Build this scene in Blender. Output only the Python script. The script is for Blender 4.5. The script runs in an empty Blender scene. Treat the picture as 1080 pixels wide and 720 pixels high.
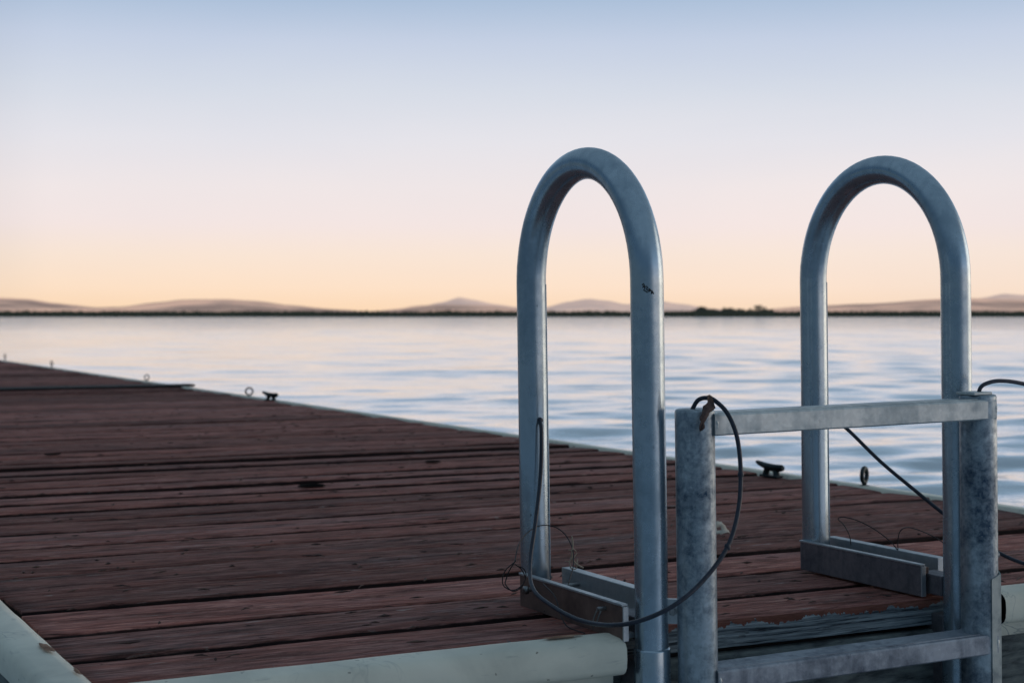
import bpy, math, random
import numpy as np
from mathutils import Vector, Matrix, noise
random.seed(7); rng = np.random.default_rng(11)
R = math.radians
scene = bpy.context.scene
col = scene.collection

# ------------------------------------------------------------------ camera frame (used only for bearings)
F = 1682.0; H = 0.45; YAW = math.atan(868 / F); PITCH = math.atan(28 / F)
FWD = Vector((math.sin(YAW), math.cos(YAW), 0)); RGT = Vector((math.cos(YAW), -math.sin(YAW), 0))
def bearing(px, dist, z=0.0):
    """ground point `dist` metres out along the view axis at the bearing of photo column px"""
    v = FWD * dist + RGT * (dist * (px - 540) / F)
    return Vector((v.x, v.y, z))

# ------------------------------------------------------------------ node helpers
def mat(name):
    m = bpy.data.materials.new(name); m.use_nodes = True
    nt = m.node_tree
    for n in list(nt.nodes): nt.nodes.remove(n)
    out = nt.nodes.new('ShaderNodeOutputMaterial')
    b = nt.nodes.new('ShaderNodeBsdfPrincipled')
    nt.links.new(b.outputs[0], out.inputs[0])
    return m, nt, b, out
def N(nt, t, **kw):
    n = nt.nodes.new(t)
    for k, v in kw.items():
        if k in n.inputs.keys(): n.inputs[k].default_value = v
        else: setattr(n, k, v)
    return n
def L(nt, a, b): nt.links.new(a, b)
def coords(nt, scale=(1, 1, 1), rot=(0, 0, 0), src='Object'):
    tc = N(nt, 'ShaderNodeTexCoord'); mp = N(nt, 'ShaderNodeMapping')
    mp.inputs['Scale'].default_value = scale; mp.inputs['Rotation'].default_value = rot
    L(nt, tc.outputs[src], mp.inputs[0]); return mp.outputs[0]
def noise_n(nt, vec, scale=5, detail=6, rough=.6, dist=0):
    n = N(nt, 'ShaderNodeTexNoise'); n.inputs['Scale'].default_value = scale
    n.inputs['Detail'].default_value = detail; n.inputs['Roughness'].default_value = rough
    n.inputs['Distortion'].default_value = dist
    L(nt, vec, n.inputs['Vector']); return n.outputs['Fac']
def ramp(nt, fac, stops, interp='LINEAR'):
    r = N(nt, 'ShaderNodeValToRGB'); e = r.color_ramp.elements; r.color_ramp.interpolation = interp
    while len(e) < len(stops): e.new(.5)
    for el, (p, c) in zip(e, stops):
        el.position = p; el.color = (c if isinstance(c, tuple) else (c, c, c)) + (1,)
    L(nt, fac, r.inputs[0]); return r.outputs[0]
def mix(nt, fac, a, b, mode='MIX'):
    m = N(nt, 'ShaderNodeMix'); m.data_type = 'RGBA'; m.blend_type = mode
    for sock, v in ((m.inputs[0], fac), (m.inputs[6], a), (m.inputs[7], b)):
        if isinstance(v, (int, float)): sock.default_value = v
        elif isinstance(v, tuple): sock.default_value = v + (1,)
        else: L(nt, v, sock)
    return m.outputs[2]
def math_n(nt, op, a, b=0.0, c=0.0, clamp=False):
    m = N(nt, 'ShaderNodeMath'); m.operation = op; m.use_clamp = clamp
    for i, v in enumerate((a, b, c)):
        if isinstance(v, (int, float)): m.inputs[i].default_value = v
        else: L(nt, v, m.inputs[i])
    return m.outputs[0]
def bump(nt, b, h, strength=.3, dist=.002, prev=None):
    n = N(nt, 'ShaderNodeBump'); n.inputs['Strength'].default_value = strength; n.inputs['Distance'].default_value = dist
    L(nt, h, n.inputs['Height'])
    if prev is not None: L(nt, prev, n.inputs['Normal'])
    L(nt, n.outputs[0], b.inputs['Normal']); return n.outputs[0]

# ------------------------------------------------------------------ materials
def make_wood(name, plank=True):
    m, nt, b, _ = mat(name)
    tone = N(nt, 'ShaderNodeAttribute'); tone.attribute_name = 'tone'
    tc = N(nt, 'ShaderNodeTexCoord')
    off = N(nt, 'ShaderNodeCombineXYZ'); L(nt, math_n(nt, 'MULTIPLY', tone.outputs['Fac'], 37.0), off.inputs[0])
    add = N(nt, 'ShaderNodeVectorMath'); add.operation = 'ADD'; L(nt, tc.outputs['Object'], add.inputs[0]); L(nt, off.outputs[0], add.inputs[1])
    def mp(s):
        q = N(nt, 'ShaderNodeMapping'); q.inputs['Scale'].default_value = s; L(nt, add.outputs[0], q.inputs[0]); return q.outputs[0]
    grain = noise_n(nt, mp((6.5, 62, 60)), 1.5, 8, .68, .9)
    fine = noise_n(nt, mp((20, 230, 200)), 1.4, 5, .62, .5)
    broad = noise_n(nt, mp((1.3, 9, 9)), 1.2, 5, .62, .4)
    patch = noise_n(nt, mp((7, 22, 22)), 1.3, 6, .7, .8)
    c1 = ramp(nt, grain, [(.30, (.030, .014, .013)), (.41, (.155, .060, .050)), (.55, (.27, .104, .084)), (.72, (.49, .245, .20))])
    # worn streaks of grey weathered wood
    worn = ramp(nt, broad, [(.50, 0.0), (.66, 1.0)])
    greyc = ramp(nt, grain, [(.30, (.030, .022, .024)), (.45, (.125, .082, .082)), (.68, (.30, .215, .21))])
    wv = math_n(nt, 'MULTIPLY_ADD', math_n(nt, 'FRACT', math_n(nt, 'MULTIPLY', tone.outputs['Fac'], 7.3)), .45, .35)
    c2 = mix(nt, math_n(nt, 'MULTIPLY', worn, wv), c1, greyc)
    c2 = mix(nt, math_n(nt, 'MULTIPLY', math_n(nt, 'SUBTRACT', wv, .35), .55), c2, greyc)
    scuff = ramp(nt, noise_n(nt, mp((3.5, 30, 30)), 1.6, 8, .75, 1.0), [(.50, 0.0), (.60, 1.0)])
    c2 = mix(nt, math_n(nt, 'MULTIPLY', scuff, .38), c2, (.43, .235, .195))
    red = ramp(nt, patch, [(.5, 0.0), (.64, 1.0)])
    c3 = mix(nt, math_n(nt, 'MULTIPLY', red, .45), c2, (.32, .105, .075))
    # dark stains
    st = ramp(nt, noise_n(nt, mp((2.6, 14, 14)), 1.7, 6, .7, .5), [(.30, 0.22), (.52, 1.0)])
    c4 = mix(nt, 1.0, c3, st, 'MULTIPLY')
    fr = ramp(nt, fine, [(.30, .30), (.44, 1.0)]); c4 = mix(nt, .85, c4, fr, 'MULTIPLY')
    crack = ramp(nt, noise_n(nt, mp((9, 150, 90)), 1.0, 4, .55, 1.2), [(.30, .06), (.345, 1.0)])
    c4 = mix(nt, .9, c4, crack, 'MULTIPLY')
    pit = ramp(nt, noise_n(nt, mp((10, 48, 40)), 1.0, 5, .6, 1.5), [(.31, .08), (.35, 1.0)])
    c4 = mix(nt, .9, c4, pit, 'MULTIPLY')
    tv = math_n(nt, 'MULTIPLY_ADD', tone.outputs['Fac'], .9, .84)
    tvc = N(nt, 'ShaderNodeCombineColor'); [L(nt, tv, tvc.inputs[i]) for i in range(3)]
    c5 = mix(nt, 1.0, c4, tvc.outputs[0], 'MULTIPLY')
    # little pale chips
    chip = ramp(nt, noise_n(nt, mp((15, 62, 60)), 1.0, 3, .55, .5), [(.665, 0.0), (.71, 1.0)])
    c5 = mix(nt, math_n(nt, 'MULTIPLY', chip, .6), c5, (.42, .36, .34))
    # broken front edges: the paint has peeled off the board face down to blue-grey wood
    geo = N(nt, 'ShaderNodeNewGeometry'); sx = N(nt, 'ShaderNodeSeparateXYZ'); L(nt, geo.outputs['Position'], sx.inputs[0])
    nx = N(nt, 'ShaderNodeSeparateXYZ'); L(nt, geo.outputs['True Normal'], nx.inputs[0])
    pe = noise_n(nt, mp((11, 3, 3)), 2.2, 7, .72)
    zz = math_n(nt, 'MULTIPLY_ADD', pe, .050, sx.outputs[2])       # z + noise
    peel = math_n(nt, 'LESS_THAN', zz, .0185)
    edge = math_n(nt, 'MULTIPLY', peel, math_n(nt, 'LESS_THAN', sx.outputs[1], 2.0))
    gr = noise_n(nt, mp((7, 60, 210)), 1.2, 6, .66, .7)
    wc = ramp(nt, gr, [(.36, (.014, .020, .028)), (.46, (.13, .165, .19)), (.64, (.30, .36, .39))])
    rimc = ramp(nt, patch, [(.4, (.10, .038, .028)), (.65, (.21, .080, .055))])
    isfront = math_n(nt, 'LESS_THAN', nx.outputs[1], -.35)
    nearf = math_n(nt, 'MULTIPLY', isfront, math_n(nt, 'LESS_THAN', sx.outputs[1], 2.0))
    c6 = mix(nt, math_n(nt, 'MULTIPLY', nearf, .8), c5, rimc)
    ea = N(nt, 'ShaderNodeAttribute'); ea.attribute_name = 'edge'
    en = math_n(nt, 'MULTIPLY_ADD', patch, .9, math_n(nt, 'ADD', ea.outputs['Fac'], -.45))
    side = math_n(nt, 'MULTIPLY', ramp(nt, en, [(.42, 0.0), (.66, 1.0)]), math_n(nt, 'GREATER_THAN', sx.outputs[1], 1.97))
    c6 = mix(nt, math_n(nt, 'MULTIPLY', side, .93), c6, (.006, .005, .006))  # paints gap shade and dirt along the board edges
    c6 = mix(nt, edge, c6, wc)
    L(nt, c6, b.inputs['Base Color'])
    L(nt, ramp(nt, grain, [(.3, .92), (.7, .70)]), b.inputs['Roughness'])
    b.inputs['Specular IOR Level'].default_value = .12
    h = math_n(nt, 'ADD', math_n(nt, 'MULTIPLY', grain, 1.0), math_n(nt, 'MULTIPLY', fine, .5))
    h = math_n(nt, 'ADD', h, math_n(nt, 'MULTIPLY', crack, .8))
    p = bump(nt, b, h, .9, .005)
    p = bump(nt, b, patch, .6, .004, p)
    return m
WOOD = make_wood('weathered_red_deck_wood')

def simple_noise(name, stops, scale=8, rough=.7, metallic=0, b_s=.3, b_d=.002, sc=(1, 1, 1), detail=7, spec=.5, rramp=None):
    m, nt, b, _ = mat(name); v = coords(nt, sc)
    n = noise_n(nt, v, scale, detail, .65, .2)
    L(nt, ramp(nt, n, stops), b.inputs['Base Color'])
    b.inputs['Metallic'].default_value = metallic; b.inputs['Specular IOR Level'].default_value = spec
    if rramp: L(nt, ramp(nt, n, rramp), b.inputs['Roughness'])
    else: b.inputs['Roughness'].default_value = rough
    bump(nt, b, n, b_s, b_d); return m

def make_metal(name, base, dark, rough=(.28, .42), grime=.3, spangle=.25, bscale=60):
    m, nt, b, _ = mat(name); v = coords(nt)
    big = noise_n(nt, v, 7, 6, .65, .3); mid = noise_n(nt, v, bscale, 6, .7, .2)
    streak = noise_n(nt, coords(nt, (38, 38, 2.0)), 1.5, 5, .6, .1)
    vo = N(nt, 'ShaderNodeTexVoronoi'); vo.inputs['Scale'].default_value = 150; L(nt, v, vo.inputs['Vector'])
    vs = N(nt, 'ShaderNodeSeparateColor'); L(nt, vo.outputs['Color'], vs.inputs[0])
    g = math_n(nt, 'ADD', math_n(nt, 'MULTIPLY', big, .5), math_n(nt, 'ADD', math_n(nt, 'MULTIPLY', mid, .32), math_n(nt, 'MULTIPLY', streak, .18)))
    gm = ramp(nt, g, [(.40, 1.0), (.55, 0.0)])
    c = mix(nt, math_n(nt, 'MULTIPLY', gm, grime), base, dark)
    c = mix(nt, math_n(nt, 'MULTIPLY', vs.outputs[0], spangle), c, tuple(x * .55 for x in dark) if False else tuple(x * .6 for x in base))
    # scratches and small pale deposits
    sp = ramp(nt, noise_n(nt, v, 210, 3, .6), [(.70, 0.0), (.74, 1.0)])
    c = mix(nt, math_n(nt, 'MULTIPLY', sp, .5), c, (.62, .64, .62))
    dk = ramp(nt, noise_n(nt, coords(nt, (1, 1, .6)), 95, 4, .6), [(.715, 0.0), (.75, 1.0)])
    c = mix(nt, math_n(nt, 'MULTIPLY', dk, .7), c, (.03, .04, .05))
    L(nt, c, b.inputs['Base Color']); b.inputs['Metallic'].default_value = .82
    rr = math_n(nt, 'MULTIPLY_ADD', mid, rough[1] - rough[0], rough[0])
    rr = math_n(nt, 'MULTIPLY_ADD', gm, .16, rr)
    L(nt, rr, b.inputs['Roughness'])
    bump(nt, b, math_n(nt, 'ADD', mid, math_n(nt, 'MULTIPLY', big, .6)), .10, .0015)
    return m
TUBE = make_metal('brushed_aluminium_tube', (.44, .54, .62), (.17, .25, .32), (.15, .28), .5, .10)
RAIL = make_metal('mottled_galvanised_rail', (.47, .54, .59), (.045, .08, .13), (.36, .55), 1.0, .35, 85)
STEP = make_metal('galvanised_step', (.66, .69, .68), (.28, .33, .36), (.36, .52), .6, .3, 70)
PALEM = simple_noise('pale_lit_plate', [(.35, (.22, .26, .27)), (.5, (.40, .44, .43)), (.7, (.50, .53, .50))], 25, .5, .25)  # paleness of the lit right-facing flange put into its base colour
STEPD = make_metal('grimy_lower_rung', (.40, .43, .48), (.10, .12, .16), (.42, .60), 1.0, .35, 40)
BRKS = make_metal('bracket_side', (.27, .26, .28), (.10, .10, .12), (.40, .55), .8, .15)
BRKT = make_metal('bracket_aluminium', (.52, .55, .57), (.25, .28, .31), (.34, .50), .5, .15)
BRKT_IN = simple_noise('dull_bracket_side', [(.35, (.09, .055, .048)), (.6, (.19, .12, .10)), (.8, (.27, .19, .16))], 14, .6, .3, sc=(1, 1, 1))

def make_bumper():
    m, nt, b, _ = mat('white_vinyl_bumper'); v = coords(nt)
    n = noise_n(nt, v, 5, 6, .6, .5); n2 = noise_n(nt, coords(nt, (2, 2, 14)), 9, 5, .65, .3)
    c = ramp(nt, n, [(.35, (.60, .59, .50)), (.55, (.78, .76, .64)), (.75, (.84, .82, .70))])
    st = ramp(nt, n2, [(.60, 0.0), (.72, 1.0)])
    c = mix(nt, math_n(nt, 'MULTIPLY', st, .35), c, (.22, .24, .24))
    ve = ramp(nt, noise_n(nt, v, 7, 3, .5, 1.8), [(.485, 0.0), (.497, 1.0), (.509, 0.0)])
    m2 = ramp(nt, noise_n(nt, v, 3.1, 2, .5), [(.50, 0.0), (.6, 1.0)])
    c = mix(nt, math_n(nt, 'MULTIPLY', math_n(nt, 'MULTIPLY', ve, m2), .65), c, (.10, .14, .17))
    dots = ramp(nt, noise_n(nt, v, 75, 2, .5), [(.73, 0.0), (.76, 1.0)])
    c = mix(nt, math_n(nt, 'MULTIPLY', dots, .7), c, (.10, .08, .05))
    L(nt, c, b.inputs['Base Color']); b.inputs['Roughness'].default_value = .55
    b.inputs['Specular IOR Level'].default_value = .4
    bump(nt, b, n, .25, .006); return m
BUMP = make_bumper()
RUST = simple_noise('torn_brown_backing', [(.4, (.20, .10, .06)), (.6, (.36, .20, .13)), (.75, (.5, .38, .28))], 40, .85)
FASCIA = simple_noise('weathered_grey_fascia', [(.36, (.035, .045, .05)), (.5, (.11, .13, .13)), (.7, (.20, .225, .21))], 3, .85, sc=(5, 5, 26), b_s=.6, b_d=.004)
DARKWOOD_HOLLOW = simple_noise('dark_underframe_and_hollow_shade', [(.4, (.008, .008, .01)), (.7, (.03, .026, .028))], 6, .9)
KNOTM = simple_noise('dark_knot_wood', [(.4, (.003, .003, .003)), (.7, (.012, .009, .008))], 60, 1.0, spec=.05)
BLACKR = simple_noise('black_joint_rubber', [(.4, (.010, .011, .014)), (.7, (.022, .024, .03))], 30, .6)
IRON = simple_noise('blackened_cast_iron', [(.35, (.014, .02, .024)), (.6, (.035, .05, .055)), (.8, (.09, .09, .085))], 70, .45, .6, b_s=.3, b_d=.001)
CORDM = simple_noise('black_rubber_cord', [(.4, (.008, .012, .025)), (.7, (.02, .03, .055))], 120, .42)
WIREM = simple_noise('tarnished_wire', [(.4, (.02, .02, .024)), (.7, (.07, .06, .06))], 200, .45, .7)
BOLTM = simple_noise('zinc_bolt', [(.4, (.16, .17, .18)), (.7, (.42, .42, .42))], 90, .4, .8)
BLKMARK = simple_noise('black_marker_ink', [(.4, (.012, .012, .016)), (.7, (.03, .03, .035))], 300, .6)
LEAFM = simple_noise('dried_brown_leaf', [(.35, (.035, .022, .02)), (.55, (.10, .06, .05)), (.8, (.22, .15, .12))], 120, .8, sc=(1, 1, .3))
STRAW = simple_noise('pale_straw', [(.35, (.28, .22, .16)), (.7, (.55, .46, .36))], 120, .8)
PALE = simple_noise('pale_petal', [(.35, (.38, .34, .28)), (.7, (.62, .58, .50))], 120, .8)

def make_water():
    m, nt, b, _ = mat('lake_water')
    b.inputs['Base Color'].default_value = (.66, .72, .77, 1); b.inputs['Metallic'].default_value = .62
    b.inputs['Roughness'].default_value = .07; b.inputs['IOR'].default_value = 1.5
    v = coords(nt, (1, 1, 1), (0, 0, YAW))
    q = N(nt, 'ShaderNodeMapping'); q.inputs['Scale'].default_value = (.45, 1.0, 1); L(nt, v, q.inputs[0])
    n1 = noise_n(nt, q.outputs[0], 2.9, 5, .55, .6)
    n2 = noise_n(nt, q.outputs[0], .55, 4, .55, .6)
    p = bump(nt, b, n1, .26, .06)
    p = bump(nt, b, n2, .16, .16, p)
    ln = N(nt, 'ShaderNodeVectorMath'); ln.operation = 'LENGTH'; L(nt, coords(nt), ln.inputs[0])
    far = math_n(nt, 'MULTIPLY_ADD', ln.outputs['Value'], 1 / 260, -45 / 260, True)      # open water is choppier than the lee of the dock
    n3 = noise_n(nt, q.outputs[0], 1.1, 3, .55, .2)
    bp = N(nt, 'ShaderNodeBump'); bp.inputs['Distance'].default_value = .9; L(nt, far, bp.inputs['Strength']); L(nt, n3, bp.inputs['Height'])
    L(nt, p, bp.inputs['Normal']); L(nt, bp.outputs[0], b.inputs['Normal'])
    return m
WATER = make_water()

def haze_glow(m, c, strength=1.0):
    # surface emission stands in for aerial haze; the material itself glows
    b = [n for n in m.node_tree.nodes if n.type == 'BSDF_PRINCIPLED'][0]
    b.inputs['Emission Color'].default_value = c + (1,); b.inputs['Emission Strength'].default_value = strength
def make_hill(name, c0, c1, c2, haze_emit):
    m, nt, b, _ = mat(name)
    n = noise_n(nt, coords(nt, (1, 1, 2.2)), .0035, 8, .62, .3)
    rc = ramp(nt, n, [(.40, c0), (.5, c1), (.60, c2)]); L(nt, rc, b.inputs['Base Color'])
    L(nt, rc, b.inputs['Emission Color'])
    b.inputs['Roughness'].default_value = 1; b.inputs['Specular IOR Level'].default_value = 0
    b.inputs['Emission Strength'].default_value = haze_emit   # emission paints in aerial haze and the glow of lit slopes
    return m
HILLM = make_hill('dry_grass_hill_haze_glow', (.27, .19, .165), (.44, .30, .245), (.66, .42, .32), .69)
PEAKM = make_hill('far_peak_haze_glow', (.46, .345, .31), (.53, .39, .34), (.59, .42, .35), .77)

LANDM = simple_noise('dark_marsh_ground', [(.4, (.02, .028, .018)), (.7, (.045, .05, .032))], .02, 1.0, spec=0)
REEDM = simple_noise('dark_reed_belt', [(.35, (.016, .026, .016)), (.6, (.04, .052, .03)), (.8, (.085, .08, .045))], .06, 1.0, sc=(1, 1, 6), spec=0)
CROWNM = simple_noise('dark_bush_leaves', [(.35, (.012, .02, .014)), (.6, (.03, .04, .024)), (.8, (.055, .06, .034))], 1.2, 1.0, spec=0)
TRUNKM = simple_noise('dark_bark', [(.4, (.03, .025, .02)), (.7, (.07, .055, .045))], 3, 1.0)

haze_glow(REEDM, (.016, .020, .018)); haze_glow(CROWNM, (.016, .020, .020)); haze_glow(LANDM, (.016, .020, .018))

# ------------------------------------------------------------------ mesh helpers
class MB:
    def __init__(s): s.v = []; s.f = []; s.t = []; s.sm = []; s.e = []
    def add(s, verts, faces, tone=.5, smooth=True, edge=None):
        s.e += edge or [0.0] * len(verts)
        o = len(s.v); s.v += [tuple(p) for p in verts]; s.t += [tone] * len(verts)
        s.f += [tuple(i + o for i in f) for f in faces]; s.sm += [smooth] * len(faces)
    def box(s, a, b, bev=0.0, tone=.5):
        x0, y0, z0 = a; x1, y1, z1 = b
        if bev <= 0:
            v = [(x, y, z) for z in (z0, z1) for y in (y0, y1) for x in (x0, x1)]
            s.add(v, [(0, 2, 3, 1), (4, 5, 7, 6), (0, 1, 5, 4), (2, 6, 7, 3), (0, 4, 6, 2), (1, 3, 7, 5)], tone, False); return
        import bmesh
        bm = bmesh.new(); bmesh.ops.create_cube(bm, size=1)
        for q in bm.verts: q.co = Vector(((x0 + x1) / 2 + q.co.x * (x1 - x0), (y0 + y1) / 2 + q.co.y * (y1 - y0), (z0 + z1) / 2 + q.co.z * (z1 - z0)))
        bmesh.ops.bevel(bm, geom=bm.edges[:], offset=bev, segments=2, affect='EDGES', profile=.6)
        bm.verts.index_update(); s.add([q.co[:] for q in bm.verts], [[q.index for q in f.verts] for f in bm.faces], tone, False); bm.free()
    def tube(s, pts, r, n=12, cap=True, tone=.5, aspect=1.0):
        pts = [Vector(p) for p in pts]; m = len(pts)
        rs = r if isinstance(r, (list, tuple)) else [r] * m
        tan = [(pts[min(i + 1, m - 1)] - pts[max(i - 1, 0)]).normalized() for i in range(m)]
        u = tan[0].orthogonal().normalized(); vs = []
        for i in range(m):
            u = (u - tan[i] * u.dot(tan[i]));  u = u.normalized() if u.length > 1e-6 else tan[i].orthogonal().normalized()
            w = tan[i].cross(u)
            for k in range(n):
                a = 2 * math.pi * k / n; vs.append(pts[i] + (u * math.cos(a) + w * math.sin(a) * aspect) * rs[i])
        fs = [(i * n + k, i * n + (k + 1) % n, (i + 1) * n + (k + 1) % n, (i + 1) * n + k) for i in range(m - 1) for k in range(n)]
        s.add(vs, fs, tone, True)
        if cap:
            s.add(vs[:n], [tuple(range(n))[::-1]], tone, False); s.add(vs[-n:], [tuple(range(n))], tone, False)
    def lathe(s, prof, c=(0, 0, 0), axis='z', n=24, tone=.5):
        vs = []
        for r, h in prof:
            for k in range(n):
                a = 2 * math.pi * k / n; x, y = r * math.cos(a), r * math.sin(a)
                p = {'z': (x, y, h), 'y': (x, h, y), 'x': (h, x, y)}[axis]
                vs.append((c[0] + p[0], c[1] + p[1], c[2] + p[2]))
        m = len(prof)
        s.add(vs, [(i * n + k, i * n + (k + 1) % n, (i + 1) * n + (k + 1) % n, (i + 1) * n + k) for i in range(m - 1) for k in range(n)], tone, True)
    def build(s, name, material, parent=None, angle=35):
        me = bpy.data.meshes.new(name); me.from_pydata(s.v, [], s.f); me.materials.append(material)
        me.polygons.foreach_set('use_smooth', s.sm)
        at = me.attributes.new('tone', 'FLOAT', 'POINT'); at.data.foreach_set('value', s.t)
        ae = me.attributes.new('edge', 'FLOAT', 'POINT'); ae.data.foreach_set('value', s.e)
        me.update()
        import bmesh
        bm = bmesh.new(); bm.from_mesh(me); bmesh.ops.recalc_face_normals(bm, faces=bm.faces[:]); bm.to_mesh(me); bm.free()
        o = bpy.data.objects.new(name, me); col.objects.link(o)
        if parent: o.parent = parent
        return o
def thing(name, label, cat, loc=(0, 0, 0), rot=(0, 0, 0), group=None):
    o = bpy.data.objects.new(name, None); col.objects.link(o); o.location = loc; o.rotation_euler = rot
    o.empty_display_size = .1; return tag(o, label, cat, group)
def tag(o, label, cat, group=None):
    o['label'] = label; o['category'] = cat
    if group: o['group'] = group
    return o
def structure(o): o['kind'] = 'structure'; return o
def smooth_path(pts, sub=8):
    P = [Vector(p) for p in pts]; P = [P[0] * 2 - P[1]] + P + [P[-1] * 2 - P[-2]]; out = []
    for i in range(1, len(P) - 2):
        a, b, c, d = P[i - 1:i + 3]
        for k in range(sub):
            t = k / sub
            out.append(.5 * ((2 * b) + (c - a) * t + (2 * a - 5 * b + 4 * c - d) * t * t + (3 * b - a - 3 * c + d) * t ** 3))
    out.append(P[-2]); return out

# ------------------------------------------------------------------ the dock
X0, X1, Y0 = .438, 2.70, 1.930
PITCHB = .1775
def board(mb, y0, y1, x0, x1, seed, warp=1.0, top=0.0):
    """one deck board: cupped, chipped and slightly warped, along X"""
    rr = random.Random(seed); n = 64; tone = rr.random()
    cup = rr.uniform(-.0014, .0022) * warp; tilt = rr.uniform(-.0028, .0028) * warp; ph = rr.uniform(0, 50)
    lift = rr.uniform(-.0013, .0013) * warp
    prof = [(0, -.038), (0, -.010), (.012, -.0045), (.045, -.0008), (.28, 0), (.5, 0), (.72, 0), (.955, -.0008), (.988, -.0045), (1, -.010), (1, -.038)]
    vs = []
    for i in range(n + 1):
        x = x0 + (x1 - x0) * i / n
        e0 = noise.noise(Vector((x * 5, ph, 0))) * .0035 + max(0, noise.noise(Vector((x * 16, ph, 5))) - .22) * .016
        e1 = noise.noise(Vector((x * 5, ph + 9, 0))) * .0035 + max(0, noise.noise(Vector((x * 16, ph + 9, 5))) - .22) * .016
        w = noise.noise(Vector((x * 1.3, ph, 3))) * .003 * warp
        for t, z in prof:
            a = y0 + e0; b_ = y1 - e1
            zz = z + top + (w + lift + tilt * (t - .5) * 2 + cup * (2 * t - 1) ** 2 if z > -.03 else 0)
            vs.append((x, a + (b_ - a) * t, zz))
    m = len(prof)
    fs = [(i * m + k, (i + 1) * m + k, (i + 1) * m + k + 1, i * m + k + 1) for i in range(n) for k in range(m - 1)]
    fs += [tuple(range(m)), tuple(range(n * m, n * m + m))[::-1]]
    mb.add(vs, fs, tone, True, [(1.0 if k in (0, 1, 9, 10) else .72) if (k < 3 or k > 7) else (.25 if k in (3, 7) else 0.0) for i in range(n + 1) for k in range(m)])

def decking(y0, y1, name, parent, seed):
    mb = MB(); rr = random.Random(seed); y = y0; i = 0
    while y < y1 - .05:
        w = PITCHB + rr.uniform(-.004, .004); g = rr.choice([.006, .008, .010, .013, .016])
        e = min(y + w - g, y1)
        board(mb, y, e, X0 + rr.uniform(-.006, .006), X1 + rr.uniform(-.014, .022), seed * 100 + i, .35 if i == 0 else 1.15)
        y += w; i += 1
    return mb.build(name, WOOD, parent)

def bumper_profile():
    """half-round rub rail: u outwards, z up; with a flat lip below"""
    pr = [(.0, .004), (.012, .0055)]
    for k in range(0, 11):
        a = R(90 - 180 * k / 10); ca, sa = abs(math.cos(a)) ** .55, math.copysign(abs(math.sin(a)) ** .62, math.sin(a)); pr.append((.022 + .036 * ca, -.022 + .0265 * sa))
    pr += [(.020, -.051), (.020, -.072), (.016, -.073), (.0, -.073)]
    return pr
def bumper(name, p0, p1, out, parent, label=None, wave=0.0, n=50, m_=None):
    """p0->p1 along the dock side, out = outward unit"""
    mb = MB(); pr = bumper_profile(); p0 = Vector(p0); p1 = Vector(p1); out = Vector(out); vs = []
    for i in range(n + 1):
        p = p0.lerp(p1, i / n); w = wave * noise.noise(p * 3.1); w2 = wave * noise.noise(p * 9 + Vector((5, 5, 5))) * .5
        for u, z in pr:
            vs.append(p + out * (u + (w if u > .015 else 0)) + Vector((0, 0, z + w2)))
    m = len(pr)
    fs = [(i * m + k, (i + 1) * m + k, (i + 1) * m + (k + 1) % m, i * m + (k + 1) % m) for i in range(n) for k in range(m)]
    mb.add(vs, fs); 
    o = mb.build(name, m_ or BUMP, parent)
    # end faces: hollow extrusion, the shade inside painted as a dark colour
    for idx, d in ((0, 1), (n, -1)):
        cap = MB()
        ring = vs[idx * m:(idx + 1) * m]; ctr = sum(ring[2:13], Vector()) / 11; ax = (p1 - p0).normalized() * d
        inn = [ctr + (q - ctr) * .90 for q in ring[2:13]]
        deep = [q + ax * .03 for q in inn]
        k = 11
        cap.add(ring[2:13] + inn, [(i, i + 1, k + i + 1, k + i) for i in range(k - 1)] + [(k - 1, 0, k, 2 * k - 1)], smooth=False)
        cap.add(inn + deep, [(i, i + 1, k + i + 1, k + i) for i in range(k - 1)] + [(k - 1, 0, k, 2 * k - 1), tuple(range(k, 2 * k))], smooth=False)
        cap.build('bumper_end', DARKWOOD_HOLLOW, o)
    if label: o['label'] = label
    return o

YJ = 9.72
dock = thing('floating_dock', 'near dock section of dark red weathered planks edged with white vinyl bumper', 'dock', (1.57, Y0, 0))
def rel(o):   # keep world placement of a mesh built in world coordinates under its parent empty
    o.location = -Vector(o.parent.location); return o
rel(decking(Y0, YJ, 'decking', dock, 3))
mb = MB(); mb.box((X0 + .03, Y0 + .02, -.16), (X1 - .03, YJ - .01, -.0385)); rel(mb.build('underframe', DARKWOOD_HOLLOW, dock))
def fascia(parent, a, b):
    mb = MB(); mb.box(a, b, .003); return rel(mb.build('fascia', FASCIA, parent))
fascia(dock, (X0 + .004, Y0 - .004, -.36), (X1 - .004, Y0 + .018, -.046))
fascia(dock, (X0 + .006, Y0 + .02, -.36), (X0 + .028, YJ, -.046))
fascia(dock, (X1 - .028, Y0 + .02, -.36), (X1 - .006, YJ, -.046))
rel(bumper('bumper', (.43, 1.875, 0), (.43, YJ - .02, 0), (-1, 0, 0), dock, 'cracked white bumper with a torn brown spot', .006, 160))
BUMPF = BUMP.copy(); BUMPF.name = 'brightened_trim'  # same vinyl, colour brightened and warmed against dim bluish light
for n_ in BUMPF.node_tree.nodes:
    if n_.type == 'VALTORGB' and abs(n_.color_ramp.elements[-1].color[0] - .84) < .01:
        for e_ in n_.color_ramp.elements: e_.color = (.88, .82, .68, 1)
rel(bumper('bumper', (X1 + .004, 1.92, .001), (X1 + .004, YJ - .02, .001), (1, 0, 0), dock, None, .003, 120, BUMPF))
rel(bumper('bumper', (.47, 1.927, 0), (1.143, 1.927, 0), (0, -1, 0), dock, None, .0015))
rel(bumper('bumper', (1.840, 1.927, .008), (X1, 1.927, .008), (0, -1, 0), dock, 'white bumper speckled with small brown dots', .0015))
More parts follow.
